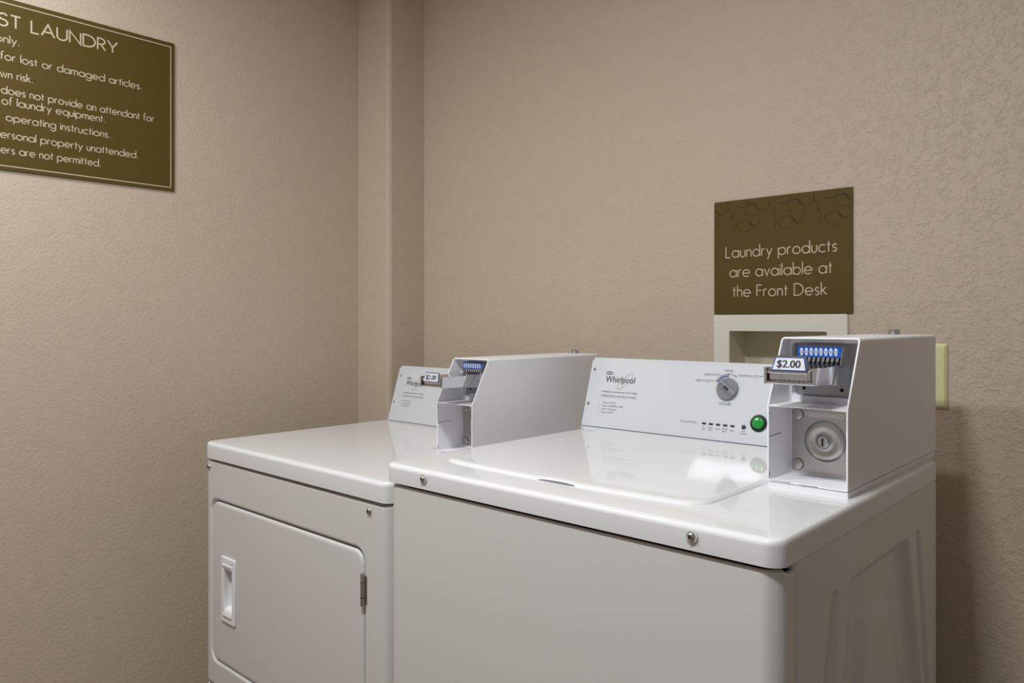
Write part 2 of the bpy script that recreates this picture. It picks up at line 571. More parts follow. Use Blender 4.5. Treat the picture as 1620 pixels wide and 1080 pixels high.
def coin_box(parent, ox, oy, oz, push=0.0, mech_dz=0.0, tag_dz=0.0, lock_dy=0.0):
    """coin meter housing with its lock, slide and price tag; push pulls the slide out"""
    def P(x, y, z):
        return Vector((x + ox, y + oy, z + oz + ZC))
    X0, X1, ZB, ZK, ZT = -0.472, -0.357, -0.2336, -0.1210, -0.0220
    YF0, YT, YBK = 1.0715, 1.1240, 1.5330
    def yfront(z):
        return YF0 if z <= ZK else YF0 + (YT - YF0) * (z - ZK) / (ZT - ZK)
    def outline(ins, rt):
        pts = []
        xa, xb, za, zb = X0 + ins, X1 - ins, ZB + ins, ZT - ins
        rb = 0.0012
        pts += [(xa + rb, za), (xb - rb, za), (xb, za + rb), (xb, ZK)]
        pts += [(xb - rt + rt * cos(t), zb - rt + rt * sin(t)) for t in [pi / 2 * k / 5 for k in range(6)]]
        pts += [(xa + rt - rt * sin(t), zb - rt + rt * cos(t)) for t in [pi / 2 * k / 5 for k in range(6)]]
        pts += [(xa, ZK), (xa, za + rb)]
        return pts
    bm = BM()
    o_out, o_mid, o_in = outline(0, 0.005), outline(0.0006, 0.0046), outline(0.0026, 0.0028)
    loops = [[P(x, YBK, z) for x, z in o_out],
             [P(x, yfront(z) + 0.0008, z) for x, z in o_out],
             [P(x, yfront(z), z) for x, z in o_mid],
             [P(x, yfront(z), z) for x, z in outline(0.0020, 0.0032)],
             [P(x, yfront(z) + 0.0006, z) for x, z in o_in],
             [P(x, 1.30, z) for x, z in o_in]]
    loft(bm, loops, 0, True, True)
    # shelf between the two openings
    a = X0 + 0.0026; b = X1 - 0.0026
    prism(bm, [P(a, YF0 + 0.0008, ZK - 0.0022), P(b, YF0 + 0.0008, ZK - 0.0022), P(b, YF0 + 0.0008, ZK), P(a, YF0 + 0.0008, ZK)], (0, 0.1, 0))
    # white inner face around the coin mechanism (ring with a rounded opening)
    lo = [[P(x, 1.1470, z) for x, z in rrect(a, b, ZK, ZT - 0.0026, 0.001)],
          [P(x, 1.1470, z) for x, z in rrect(a + 0.0035, b - 0.0035, ZK + 0.0085, ZT - 0.008, 0.006)],
          [P(x, 1.1490, z) for x, z in rrect(a + 0.0045, b - 0.0045, ZK + 0.0095, ZT - 0.009, 0.005)],
          [P(x, 1.1640, z) for x, z in rrect(a + 0.0045, b - 0.0045, ZK + 0.0095, ZT - 0.009, 0.005)]]
    loft(bm, lo, 0, False, True)
    # wall behind the lock plate
    face(bm, [P(a, 1.1500, ZB + 0.002), P(b, 1.1500, ZB + 0.002), P(b, 1.1500, ZK - 0.001), P(a, 1.1500, ZK - 0.001)])
    # base strip under the box
    bx = (X0 + 0.0006 + ox, X1 - 0.0006 + ox)
    box(bm, bx[0], bx[1], YF0 + 0.001 + oy, YBK - 0.006 + oy, ZC + oz - 0.2432, ZC + oz - 0.2342)
    # scratches and slots worn through the paint
    def line(p, q, w, mi=1):
        p, q = Vector(p), Vector(q)
        d = (q - p).normalized()
        up = Vector((0, -d.z, d.y)) if abs(d.x) < 0.5 else Vector((0, 0, 1))
        face(bm, [P(*(p + up * w)), P(*(q + up * w)), P(*(q - up * w)), P(*(p - up * w))], mi)
    xi = a + 0.0002
    line((xi, YF0 + 0.001, -0.1680), (xi, 1.114, -0.1666), 0.0005)
    line((xi, YF0 + 0.001, -0.1330), (xi, YF0 + 0.003, -0.1330), 0.0012)
    line((xi, YF0 + 0.001, -0.2230), (xi, YF0 + 0.0028, -0.2230), 0.004)
    for x0_, x1_, z_ in ((-0.466, -0.437, -0.2317), (-0.425, -0.398, -0.2322), (-0.419, -0.4165, -0.2335)):
        face(bm, [P(x0_, YF0 - 0.0002, z_), P(x1_, YF0 - 0.0002, z_ - 0.0003), P(x1_, YF0 - 0.0002, z_ + 0.0005), P(x0_, YF0 - 0.0002, z_ + 0.0003)], 1)
    face(bm, [P(-0.430, 1.1440, ZK + 0.0003), P(-0.398, 1.1440, ZK + 0.0003), P(-0.398, 1.1462, ZK + 0.0003), P(-0.430, 1.1462, ZK + 0.0003)], 1)
    face(bm, [P(X1 + 0.0002, 1.089, -0.1832), P(X1 + 0.0002, 1.0905, -0.1832), P(X1 + 0.0002, 1.0905, -0.1815), P(X1 + 0.0002, 1.089, -0.1815)], 1)
    # folded side bracket of the mechanism
    hb = obj('coin_box', bm, [M['coat'], M['scuff']], parent, wn=True)

    # lock plate
    bm = BM()
    yl = 1.1485
    px0, px1, pz0, pz1 = -0.4660, -0.3615, -0.2270, -0.1236
    CX, CZ = -0.4157, -0.1785
    # plate with a hole for the pressed dome
    n = 10
    outer = rrect(px0, px1, pz0, pz1, 0.002, n - 1)
    N_ = len(outer)
    circ = lambda rr, h: [P(CX + rr * cos(-pi / 2 + 2 * pi * (k + 0.5) / N_), yl - h, CZ + rr * sin(-pi / 2 + 2 * pi * (k + 0.5) / N_)) for k in range(N_)]
    circs = [circ(*c_) for c_ in ((0.0330, 0.0), (0.0312, 0.0002), (0.0300, 0.0020), (0.0282, 0.0042), (0.0255, 0.0058), (0.0225, 0.0062), (0.0190, 0.0055),
             (0.0155, 0.0046), (0.0125, 0.0046), (0.0105, 0.0060), (0.0096, 0.0080), (0.0086, 0.0092))]
    outer3 = [P(x, yl, z) for x, z in outer]
    back = [P(x, yl + 0.0014, z) for x, z in outer]
    loft(bm, [back, outer3] + circs, 0, True, True)
    place = lambda s, t_: P(s, yl - 0.0004, t_)
    text(bm, 'GREENWALD', place, -0.4446, -0.3890, -0.1432, 0.0072, 1, bold=0.0002)
    lp = obj('lock_plate', bm, [M['steel'], M['plastic']], hb, sharp=40, wn=True)
    # lock core
    bm = BM()
    lathe(bm, [(0.0078, 0.0088), (0.0078, 0.0112), (0.0070, 0.0118), (0.0066, 0.0112), (0, 0.0112)], P(CX, yl, CZ), (0, -1, 0), 28)
    box(bm, CX - 0.0012 + ox, CX + 0.0012 + ox, yl - 0.0117 + oy, yl - 0.0110 + oy, Z(CZ) - 0.0058 + oz, Z(CZ) + 0.0058 + oz, 1)
    obj('lock_cylinder', bm, [M['chrome'], M['dark']], hb)
    for zz in (-0.1412, -0.2172):
        bm = BM()
        lathe(bm, [(0.0086, 0.0), (0.0086, 0.0016), (0.0078, 0.0026), (0.005, 0.0034), (0, 0.0037)], P(-0.4570, yl, zz), (0, -1, 0), 28)
        lathe(bm, [(0.0092, 0.0001), (0.0084, 0.0003)], P(-0.4570, yl, zz), (0, -1, 0), 28, 1)
        obj('carriage_bolt', bm, [M['steel'], M['scuff']], hb)

    oz += mech_dz                                     # the mechanism hangs a little higher in one of the boxes
    # coin mechanism: backing plate, coin head with its blue label, chute
    bm = BM()
    yp = 1.1595
    box(bm, -0.4645 + ox, -0.3645 + ox, yp + oy, yp + 0.003 + oy, Z(-0.1105) + oz, Z(-0.0345) + oz)
    for xs in (-0.4517, -0.3951):
        lathe(bm, [(0.0028, 0.0003), (0, 0.0003)], P(xs, yp, -0.1012), (0, -1, 0), 16, 1)
    for xs in (-0.4600, -0.3700):                     # louvre lines
        for k in range(4):
            box(bm, xs - 0.004 + ox, xs + 0.004 + ox, yp - 0.0008 + oy, yp + oy, Z(-0.052 - 0.005 * k) + oz, Z(-0.0505 - 0.005 * k) + oz)
    obj('mechanism_plate', bm, [M['galv'], M['dark']], hb)
    bm = BM()
    yh = 1.1330
    xa, xb = -0.4508, -0.3862
    box(bm, xa + ox, xb + ox, yh + 0.001 + oy, yp + oy, Z(-0.0514) + oz, Z(-0.0365) + oz)
    # sloped right cheek
    prism(bm, [P(xb, yp, -0.0365), P(xb, yh + 0.002, -0.0365), P(xb, yh - 0.010, -0.0630), P(xb, yp, -0.0630)], (0.0018, 0, 0))
    for k in range(8):
        xs = xa + 0.0095 + k * 0.0068
        # polished coin guides with curved dark slots between them
        loft(bm, [[P(xs - 0.0021, yh + 0.004, -0.0514), P(xs + 0.0021, yh + 0.004, -0.0514), P(xs + 0.0021, yp, -0.0514), P(xs - 0.0021, yp, -0.0514)],
                  [P(xs - 0.0029, yh + 0.003, -0.0580), P(xs + 0.0013, yh + 0.003, -0.0580), P(xs + 0.0013, yp, -0.0580), P(xs - 0.0029, yp, -0.0580)],
                  [P(xs - 0.0029, yh - 0.003, -0.0640), P(xs + 0.0013, yh - 0.003, -0.0640), P(xs + 0.0013, yp, -0.0640), P(xs - 0.0029, yp, -0.0640)]], 0)
    box(bm, xa + 0.003 + ox, xb - 0.001 + ox, yh + 0.009 + oy, yp + oy, Z(-0.0640) + oz, Z(-0.0514) + oz, 1)
    obj('coin_head', bm, [M['chrome'], M['dark']], hb)
    bm = BM()
    place = lambda s, t_: P(s, yh - 0.0004, t_)
    prism(bm, [P(xa, yh - 0.0002, -0.0513), P(xb, yh - 0.0002, -0.0513), P(xb, yh - 0.0002, -0.0362), P(xa, yh - 0.0002, -0.0362)], (0, 0.001, 0), 0)
    for k in range(8):
        xs = xa + 0.0058 + k * 0.0072
        ov = [place(xs + 0.0026 * cos(2 * pi * j / 20), -0.0436 + 0.0058 * sin(2 * pi * j / 20)) for j in range(20)]
        face(bm, ov, 1)
        text(bm, '25', lambda s, t_: P(s, yh - 0.0008, t_), xs - 0.0019, xs + 0.0019, -0.0462, 0.0044, 2)
    obj('coin_label', bm, [M['blue'], M['label'], M['ink']], hb)

    # slide: chute, carriage and price tag
    q = -push
    sx0, sx1 = -0.4560, -0.3830
    ys = 1.0243 + q
    bm = BM()
    def slab(x0, x1, y0, y1, z0, z1, mi=0):
        box(bm, x0 + ox, x1 + ox, y0 + oy, y1 + oy, Z(z0) + oz, Z(z1) + oz, mi)
    # chute running back to the plate, and the fixed sleeve it slides in
    prism(bm, [P(sx0 + 0.004, ys + 0.011, -0.0862), P(sx0 + 0.004, 1.158, -0.0900), P(sx0 + 0.004, 1.158, -0.0612), P(sx0 + 0.004, ys + 0.011, -0.0632)], (sx1 - sx0 - 0.0048, 0, 0))
    prism(bm, [P(sx0 + 0.003, 1.088, -0.0888), P(sx0 + 0.003, 1.159, -0.0955), P(sx0 + 0.003, 1.159, -0.0602), P(sx0 + 0.003, 1.108, -0.0618)], (sx1 - sx0 - 0.0026, 0, 0))
    # carriage front: recessed face between two end brackets
    slab(sx0 + 0.003, sx1 - 0.002, ys + 0.004, ys + 0.013, -0.0850, -0.0632)
    lathe(bm, [(0, 0), (0.0034, 0), (0.0034, sx1 - sx0 - 0.0155), (0, sx1 - sx0 - 0.0155)], P(sx0 + 0.0035, ys + 0.0040, -0.0690), (1, 0, 0), 20)   # rolled lip
    lathe(bm, [(0, 0), (0.0028, 0), (0.0028, sx1 - sx0 - 0.0055), (0, sx1 - sx0 - 0.0055)], P(sx0 + 0.0035, ys + 0.0036, -0.0838), (1, 0, 0), 20)   # lower lip
    lathe(bm, [(0, 0), (0.0030, 0), (0.0030, 0.0190), (0, 0.0190)], P(sx1 - 0.0098, ys + 0.0032, -0.0850), (0, 0, 1), 20)                          # bright post
    slab(sx0, sx0 + 0.004, ys, ys + 0.016, -0.0862, -0.0630)
    slab(sx1 - 0.0035, sx1, ys, ys + 0.020, -0.0862, -0.0620)
    for k in range(8):
        slab(sx0 + 0.006 + k * 0.0068, sx0 + 0.0095 + k * 0.0068, ys + 0.0005, ys + 0.0012, -0.0812, -0.0802, 1)
    slab(sx1 - 0.0115, sx1 - 0.008, ys + 0.0001, ys + 0.0008, -0.0812, -0.0795, 1)
    slab(sx0 + 0.0042, sx0 + 0.0056, ys + 0.0008, ys + 0.004, -0.0815, -0.0655, 1)
    obj('coin_slide', bm, [M['chrome'], M['dark']], hb, bevel=0.0007)
    bm = BM()
    def tag(ins, off, z0=-0.0664, z1=-0.0485):
        z0, z1 = z0 + tag_dz, z1 + tag_dz
        f = lambda s, t_: P(s, ys - 0.0012 - off + 0.006 * (t_ - z0) / (z1 - z0), t_)
        return [f(-0.4440 + ins, z0 + ins), f(-0.3960 - ins, z0 + ins), f(-0.4000 - ins * 1.2, z1 - ins), f(-0.4408 + ins * 1.2, z1 - ins)]
    prism(bm, tag(0, 0), (0, 0.0005, 0), 0)
    prism(bm, tag(-0.0012, -0.0012, -0.0664, -0.0474), (0, 0.0012, 0), 3)         # metal backing
    face(bm, tag(0.0009, 0.0003), 1)
    place = lambda s, t_: P(s, ys - 0.0018 + 0.006 * (t_ - tag_dz + 0.0664) / 0.0179, t_)
    text(bm, '$2.00', place, -0.4372, -0.4046, -0.0622 + tag_dz, 0.0098, 2, bold=0.0004)
    obj('price_tag', bm, [M['blue'], M['label'], M['labelink'], M['chrome']], hb)
    oz -= mech_dz
    # round key lock on top
    bm = BM()
    lathe(bm, [(0.0112, 0), (0.0112, 0.0014), (0.0098, 0.0020), (0.0098, 0.0082), (0.0088, 0.0096), (0.0062, 0.0090), (0, 0.0088)],
          P(-0.414, 1.486 + lock_dy, ZT), (0, 0, 1), 28)
    obj('top_lock', bm, M['chrome'], hb)
    return hb


TH = radians(17)


def control_panel(parent, x0, x1, yb, zb, height, depth, seam):
    ht = height * cos(TH)
    hy = height * sin(TH)
    bm = BM()
    prof = [(yb, zb), (yb + hy, zb + ht), (yb + depth, zb + ht - 0.001), (yb + depth, zb)]
    loft(bm, [[(x, y, Z(z)) for y, z in prof] for x in (x0, x1)], 0)
    bmesh.ops.bevel(bm, geom=[e for e in bm.edges if abs(e.verts[0].co.x - e.verts[1].co.x) > 0.1
                              and min(v.co.z for v in e.verts) > Z(zb) + 0.05], offset=0.006, segments=4, affect='EDGES')
    place = lambda s, t, h=0.0005: Vector((s, yb + t * sin(TH) - h * cos(TH), Z(zb) + t * cos(TH) + h * sin(TH)))
    nrm = Vector((0, -cos(TH), sin(TH)))
    # dark seam under the panel
    face(bm, [place(x0 + 0.001, seam), place(x1 - 0.001, seam), place(x1 - 0.001, seam + 0.0014), place(x0 + 0.001, seam + 0.0014)], 2)
    return bm, place, nrm


def brand_mark(bm, place, s0, t0, w, k=1.0):
    """word mark, small oval emblem above it and a thin gold loop across it (materials 1 = ink, 3 = gold)"""
    text(bm, 'Whirlpool', place, s0, s0 + w, t0, 0.0142 * k, 1, bold=0.00012)
    c = (s0 + 0.0085 * k, t0 + 0.0212 * k)
    ribbon(bm, arc(c[0] - 0.0003, c[1], 0.0112 * k, 205, 515, 30, 0.0034 * k), 0.0007 * k, place, 1)
    ribbon(bm, arc(c[0] - 0.0002, c[1], 0.0042 * k, 0, 360, 20, 0.0022 * k), 0.0009 * k, place, 1)
    ribbon(bm, arc(c[0] + 0.0058 * k, c[1], 0.0032 * k, 100, 330, 12, 0.0019 * k), 0.0006 * k, place, 1)
    ribbon(bm, arc(c[0] - 0.0062 * k, c[1], 0.0032 * k, 60, 290, 12, 0.0019 * k), 0.0006 * k, place, 1)
    cx, cy = s0 + 0.0530 * k, t0 + 0.0030 * k
    pl = lambda s, t: place(s, t, 0.0008)
    pts = []
    for j in range(36):
        a = 2 * pi * j / 36
        u, v = 0.0250 * k * cos(a), 0.0080 * k * sin(a)
        pts.append((cx + u * cos(radians(44)) - v * sin(radians(44)), cy + u * sin(radians(44)) + v * cos(radians(44))))
    ribbon(bm, pts, 0.0007 * k, pl, 3, closed=True)


# ------------------------------------------------------------------ washing machine
W = thing('washing_machine', 'white top-loading washing machine with green start button and grey cycle knob, at the right', 'washing machine', (-0.694, 1.15, 0.0),
          'coin-operated laundry machines')
WX0, WX1, WYF, WYB = -1.043, -0.345, 0.817, 1.489
SEAM = 0.8593
bm = BM()
lp = rrect(WX0, WX1, WYF, WYF + 0.2, 0.024, 8)
lp = [(x, min(y, SEAM - 0.0007)) for x, y in lp]
lev = [(0.0, 0.02), (0.0, Z(-0.2845)), (0.0006, Z(-0.2823)), (0.0020, Z(-0.2808)), (0.0045, Z(-0.2802)), (0.0068, Z(-0.2806)), (0.0070, Z(-0.3000))]
cxm = (WX0 + WX1) / 2
loops = []
for ins, z in lev:
    loops.append([(cxm + (x - cxm) * (1 - ins / 0.35), y + (ins if y < SEAM - 0.001 else 0), z - (0.0055 * min(1, max(0, (y - 0.832) / 0.006)) if z > 0.5 else 0)) for x, y in lp])
# drop doubled points along the rear edge
keep = [i for i in range(len(lp)) if not (lp[i] == lp[i - 1])]
loops = [[l[i] for i in keep] for l in loops]
loft(bm, loops)
obj('front_panel', bm, M['enamel'], W, sharp=50, wn=True)

# cabinet with the pressed right side
bm = BM()
box(bm, WX0, WX1 - 0.020, SEAM, WYB, 0.02, Z(-0.279))


def seg_d(p, a, b):
    ap = (p[0] - a[0], p[1] - a[1]); ab = (b[0] - a[0], b[1] - a[1])
    t_ = max(0, min(1, (ap[0] * ab[0] + ap[1] * ab[1]) / (ab[0] ** 2 + ab[1] ** 2)))
    return sqrt((ap[0] - ab[0] * t_) ** 2 + (ap[1] - ab[1] * t_) ** 2)


def poly_sdf(p, poly):
    d = min(seg_d(p, poly[i - 1], poly[i]) for i in range(len(poly)))
    ins = False
    for i in range(len(poly)):
        (x1_, y1_), (x2_, y2_) = poly[i - 1], poly[i]
        if (y1_ > p[1]) != (y2_ > p[1]) and p[0] < (x2_ - x1_) * (p[1] - y1_) / (y2_ - y1_) + x1_:
            ins = not ins
    return -d if ins else d


def sstep(a, b, x):
    t_ = max(0, min(1, (x - a) / (b - a)))
    return t_ * t_ * (3 - 2 * t_)


BIG = [(1.054, -0.349), (1.312, -0.349), (1.400, -0.640), (1.400, -1.02), (1.000, -1.02), (1.000, -0.640)]
INN = [(1.120, -0.420), (1.232, -0.418), (1.305, -0.590), (1.305, -0.98), (1.060, -0.98), (1.060, -0.590)]
GRL = [(0.982, -0.346), (1.000, -0.346), (0.980, -0.480), (0.960, -0.640), (0.960, -1.02), (0.922, -1.02), (0.922, -0.640), (0.950, -0.460)]
GRR = [(1.366, -0.346), (1.381, -0.346), (1.450, -0.640), (1.450, -1.02), (1.424, -1.02), (1.424, -0.640)]


def press(y, z):
    p = (y, z)
    h = -0.0130 * sstep(0.007, -0.010, poly_sdf(p, BIG))
    h += 0.0110 * sstep(0.012, -0.018, poly_sdf(p, INN))
    h -= 0.0095 * sstep(0.004, -0.010, poly_sdf(p, GRL))
    h -= 0.0090 * sstep(0.004, -0.009, poly_sdf(p, GRR))
    return h


ys_ = [SEAM + 0.0004 + (WYB - SEAM - 0.0004) * k / 120 for k in range(121)]
zs_ = [-0.2770 - 0.004 * k for k in range(0, 190)] + [-(ZC - 0.02)]
grid = []
for z in zs_:
    row = []
    for y in ys_:
        e = min(y - ys_[0], -0.2770 - z, WYB - y)
        rnd = -0.003 * (1 - min(1, e / 0.004)) ** 2
        row.append(bm.verts.new((WX1 + rnd + press(y, z), y, Z(z))))
    grid.append(row)
for i in range(len(zs_) - 1):
    for j in range(120):
        bm.faces.new((grid[i][j], grid[i + 1][j], grid[i + 1][j + 1], grid[i][j + 1]))
# fold the sheet's edges back to the cabinet
xin = WX1 - 0.021
for line in (grid[0], [g[0] for g in grid], [g[-1] for g in grid]):
    nb = [bm.verts.new((xin, v.co.y, v.co.z)) for v in line]
    for k in range(len(line) - 1):
        bm.faces.new((line[k], line[k + 1], nb[k + 1], nb[k]))
obj('cabinet', bm, M['enamel'], W, sharp=50)

# top panel
bm = BM()
lid_slab(bm, -1.050, -0.3425, 0.813, 1.475,
         [(0.0012, Z(-0.2755)), (0.0, Z(-0.2748)), (0.0, Z(-0.2515)), (0.0008, Z(-0.2482)), (0.0026, Z(-0.2456)), (0.0056, Z(-0.2438)), (0.010, Z(-0.2431)), (0.040, Z(-0.2424))], 0.022, rb=0.002, xs=0.5)
top = obj('top_panel', bm, M['gloss'], W, sharp=60, wn=True)
# lid
bm = BM()
lid_slab(bm, -0.990, -0.4815, 0.893, 1.380,
         [(0.0, Z(-0.2426)), (0.0012, Z(-0.2405)), (0.0045, Z(-0.2385)), (0.010, Z(-0.2378)), (0.05, Z(-0.2374))], 0.034, bow=0.012, notch=(-0.755, -0.683, 0.0065))
lid = obj('lid', bm, M['gloss'], W, sharp=60, wn=True)
bm = BM()  # thin crescent at the lid's front edge, the notch's shade painted as grey
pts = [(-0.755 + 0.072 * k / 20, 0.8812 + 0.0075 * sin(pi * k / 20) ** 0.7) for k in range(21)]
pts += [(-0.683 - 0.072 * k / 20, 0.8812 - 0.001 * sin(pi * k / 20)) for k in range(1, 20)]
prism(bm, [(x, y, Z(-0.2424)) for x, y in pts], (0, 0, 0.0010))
obj('finger_notch_shade', bm, M['notch'], lid)
for xs in (-0.9437, -0.4520):
    screw_head('screw', (xs, 0.8118, Z(-0.2572)), (0, -1, 0), 0.0050, top)

# control panel
bm, place, nrm = control_panel(W, -1.056, -0.4745, 1.386, -0.243, 0.168, 0.085, 0.0052)
T = lambda s, a, b, t, cap, mi=1, bold=0: text(bm, s, place, a, b, t, cap, mi, bold)
brand_mark(bm, place, -1.0098, 0.1115, 0.0790)
T('COMMERCIAL WASHER-HEAVY DUTY SERIES', -1.0162, -0.9195, 0.0874, 0.0030, 1)
T('OPERATING INSTRUCTIONS', -1.0158, -0.9199, 0.0768, 0.0050, 4)
for k, (n_, s, x1_) in enumerate((('1', 'Select CYCLE', -0.9728), ('2', 'Select TEMPERATURE', -0.9502), ('3', 'Insert Payment', -0.9660), ('4', 'Press START', -0.9746))):
    T(n_, -1.0163 + (0.0006 if n_ == '1' else 0), -1.0146 - (0.0003 if n_ == '1' else 0), 0.0620 - 0.00735 * k, 0.0035, 4)
    T(s, -1.0068, x1_, 0.0620 - 0.00735 * k, 0.0035, 4)
T('HEAVY DUTY', -0.7816, -0.7408, 0.1252, 0.0049, 4)
T('DELICATES', -0.7636, -0.7294, 0.1390, 0.0049, 4)
T('MIXED', -0.7192, -0.6990, 0.1485, 0.0046, 4)
T('NORMAL ECO', -0.6888, -0.6440, 0.1398, 0.0049, 4)
face(bm, [place(-0.6425, 0.1405), place(-0.6395, 0.1412), place(-0.6385, 0.1440), place(-0.6415, 0.1432)], 5)
T('CYCLES', -0.7219, -0.6966, 0.0795, 0.0054, 1)
KC = (-0.7090, 0.1136)
ribbon(bm, arc(KC[0], KC[1], 0.0304, 152, 60, 24), 0.0009, place, 1)
for a_ in (152, 122, 92, 60):
    c_ = (KC[0] + 0.0304 * cos(radians(a_)), KC[1] + 0.0304 * sin(radians(a_)))
    face(bm, [place(c_[0] + 0.0013 * cos(2 * pi * j / 12), c_[1] + 0.0013 * sin(2 * pi * j / 12)) for j in range(12)], 1)
ribbon(bm, arc(KC[0], KC[1], 0.0264, 152, 90, 20), 0.0034, place, 6)
T('CYCLE STATUS', -0.8041, -0.7660, 0.0365, 0.0044, 4)
for k, rows in enumerate((('In', 'Use'), ('Soak/', 'Wash'), ('Rinse',), ('Final', 'Spin'), ('Done',))):
    xc = -0.7489 + 0.01555 * k
    for j, s in enumerate(rows):
        w_ = 0.0022 * len(s)
        T(s, xc - w_ / 2, xc + w_ / 2, (0.0300 if len(rows) > 1 else 0.0283) - 0.0048 * j, 0.0032, 4)
for j, s in enumerate(('Lid', 'Locked')):
    w_ = 0.0023 * len(s)
    T(s, -0.6630 - w_ / 2, -0.6630 + w_ / 2, 0.0292 - 0.0048 * j, 0.0032, 4)
cp = obj('control_panel', bm, [M['panelwhite'], M['ink'], M['scuff'], M['inkgold'], M['inkgrey'], M['inkgreen'], M['inkblue']], W, wn=True)
for k in range(5):
    xc = -0.7489 + 0.01555 * k
    bm = BM()
    loft(bm, [[place(a_, b_, h_) for a_, b_ in rrect(xc - 0.0049 + i_, xc + 0.0049 - i_, 0.0364 + i_, 0.0408 - i_, 0.0021, 4)] for i_, h_ in ((0, 0.0), (0.0001, 0.0009), (0.0006, 0.0012))])
    obj('indicator_light', bm, M['lamp_dark'], cp)
bm = BM()
lathe(bm, [(0.0046, 0), (0.0046, 0.0008), (0.0036, 0.0014), (0, 0.0016)], place(-0.6630, 0.0389, 0), nrm, 24)
obj('indicator_light', bm, M['lamp_dark'], cp)
for s_, t_ in ((-1.0452, 0.1396), (-1.0464, 0.0587)):
    screw_head('screw', place(s_, t_, 0), nrm, 0.0036, cp, washer=False)
# start button
bm = BM()
bc = place(-0.6335, 0.0490, 0)
lathe(bm, [(0.0168, 0), (0.0168, 0.0020), (0.0158, 0.0034), (0.0128, 0.0036), (0.0120, 0.0020)], bc, nrm, 36, 0)
lathe(bm, [(0.0118, 0.0020), (0.0116, 0.0062), (0.0104, 0.0078), (0.0070, 0.0088), (0, 0.0092)], bc, nrm, 36, 1)
obj('start_button', bm, [M['black'], M['green']], cp)
# cycle knob with a diagonal grip
bm = BM()
kc = place(KC[0] + 0.0016, KC[1] - 0.0012, 0)
eu = Vector((1, 0, 0)); ev = Vector((0, sin(TH), cos(TH)))
lathe(bm, [(0.0205, 0), (0.0205, 0.0012), (0.0228, 0.0018), (0.0228, 0.0052), (0.0220, 0.0060), (0, 0.0060)], kc, nrm, 48, 0)
ga = radians(-36)
gd = eu * cos(ga) + ev * sin(ga)
gp = -eu * sin(ga) + ev * cos(ga)
def gl(l0, l1, w, h):
    return [kc + gd * l0 + gp * -w + nrm * h, kc + gd * l1 + gp * -w + nrm * h, kc + gd * l1 + gp * w + nrm * h, kc + gd * l0 + gp * w + nrm * h]
loft(bm, [gl(-0.0212, 0.0212, 0.0090, 0.0058), gl(-0.0208, 0.0208, 0.0072, 0.0074), gl(-0.0204, 0.0204, 0.0066, 0.0078)], 0)
face(bm, gl(-0.0075, 0.0055, 0.0030, 0.0080), 1)
face(bm, gl(-0.0190, -0.0095, 0.0006, 0.0080), 1)
obj('cycle_knob', bm, [M['knob'], M['black']], cp, bevel=0.0008)

coin_box(W, 0, 0, 0)

# ------------------------------------------------------------------ dryer
D = thing('clothes_dryer', 'white front-loading dryer with square door and recessed handle, left beside the washer', 'dryer', (-1.512, 1.27, 0.0),
          'coin-operated laundry machines')
DX0, DX1, DYF, DYB = -1.892, -1.136, 0.891, 1.60
bm = BM()
lid_slab(bm, -1.888, -1.134, 0.887, 1.585,
         [(0.0015, Z(-0.3456)), (0.0, Z(-0.3446)), (0.0, Z(-0.3140)), (0.0009, Z(-0.3104)), (0.0030, Z(-0.3073)), (0.0065, Z(-0.3052)), (0.012, Z(-0.3043)), (0.040, Z(-0.3040))], 0.022, rb=0.002, xs=0.5)
obj('top_panel', bm, M['gloss'], D, sharp=60, wn=True)


def front_block(bm, x0, x1, z0, z1, hole=None, ztop=0.25):
    """sheet-metal front with rounded vertical edges; hole = rounded-rect recess"""
    loops = []
    for ins, y in ((0, DYF + 0.060), (0, DYF + 0.024), (0.0016, DYF + 0.015), (0.007, DYF + 0.006), (0.014, DYF + 0.0015), (0.023, DYF)):
        loops.append([(x, y, z) for x, z in rrect(x0 + ins, x1 - ins, z0 + ins * ztop, z1 - ins * ztop, 0.004 + ins * 0.2, 8)])
    if hole:
        hx0, hx1, hz0, hz1, hr = hole
        for ins, y in ((0, DYF), (0.0015, DYF + 0.0008), (0.0060, DYF + 0.0055), (0.0075, DYF + 0.0065), (0.0075, DYF + 0.0200)):
            loops.append([(x, y, z) for x, z in rrect(hx0 + ins, hx1 - ins, hz0 + ins, hz1 - ins, hr - ins, 8)])
    loft(bm, loops)


bm = BM()
HOLE = (-1.8620, -1.2060, Z(-0.8590), Z(-0.4405), 0.036)
front_block(bm, DX0, DX1, Z(-0.9165), Z(-0.3500), HOLE)
obj('front_panel', bm, M['enamel'], D, sharp=50, wn=True)
bm = BM()
front_block(bm, DX0, DX1, 0.03, Z(-0.9215))
obj('lower_panel', bm, M['enamel'], D, sharp=50, wn=True)
bm = BM()
box(bm, DX0, DX1, DYF + 0.058, DYB, 0.02, Z(-0.3490))
obj('cabinet', bm, M['enamel'], D)
# door
bm = BM()
g = 0.0104
dx0, dx1, dz0, dz1 = HOLE[0] + g, HOLE[1] - g, HOLE[2] + g, HOLE[3] - g
hx0, hx1, hz0, hz1 = -1.7965, -1.7275, Z(-0.7400), Z(-0.5790)
loft(bm, [[(x, y, z) for x, z in rrect(dx0 + i_, dx1 - i_, dz0 + i_, dz1 - i_, 0.028 - i_ * 0.5, 8)]
          for i_, y in ((0.001, DYF + 0.018), (0.0, DYF + 0.008), (0.0005, DYF + 0.0040), (0.0022, DYF + 0.0016), (0.005, DYF + 0.0004), (0.010, DYF))]
     + [[(x, y, z) for x, z in rrect(hx0 + 0.004, hx1 - 0.004, hz0 + 0.004, hz1 - 0.004, 0.004, 8)] for y in (DYF, DYF + 0.0165)])
door = obj('door', bm, M['enamel'], D, sharp=50, wn=True)
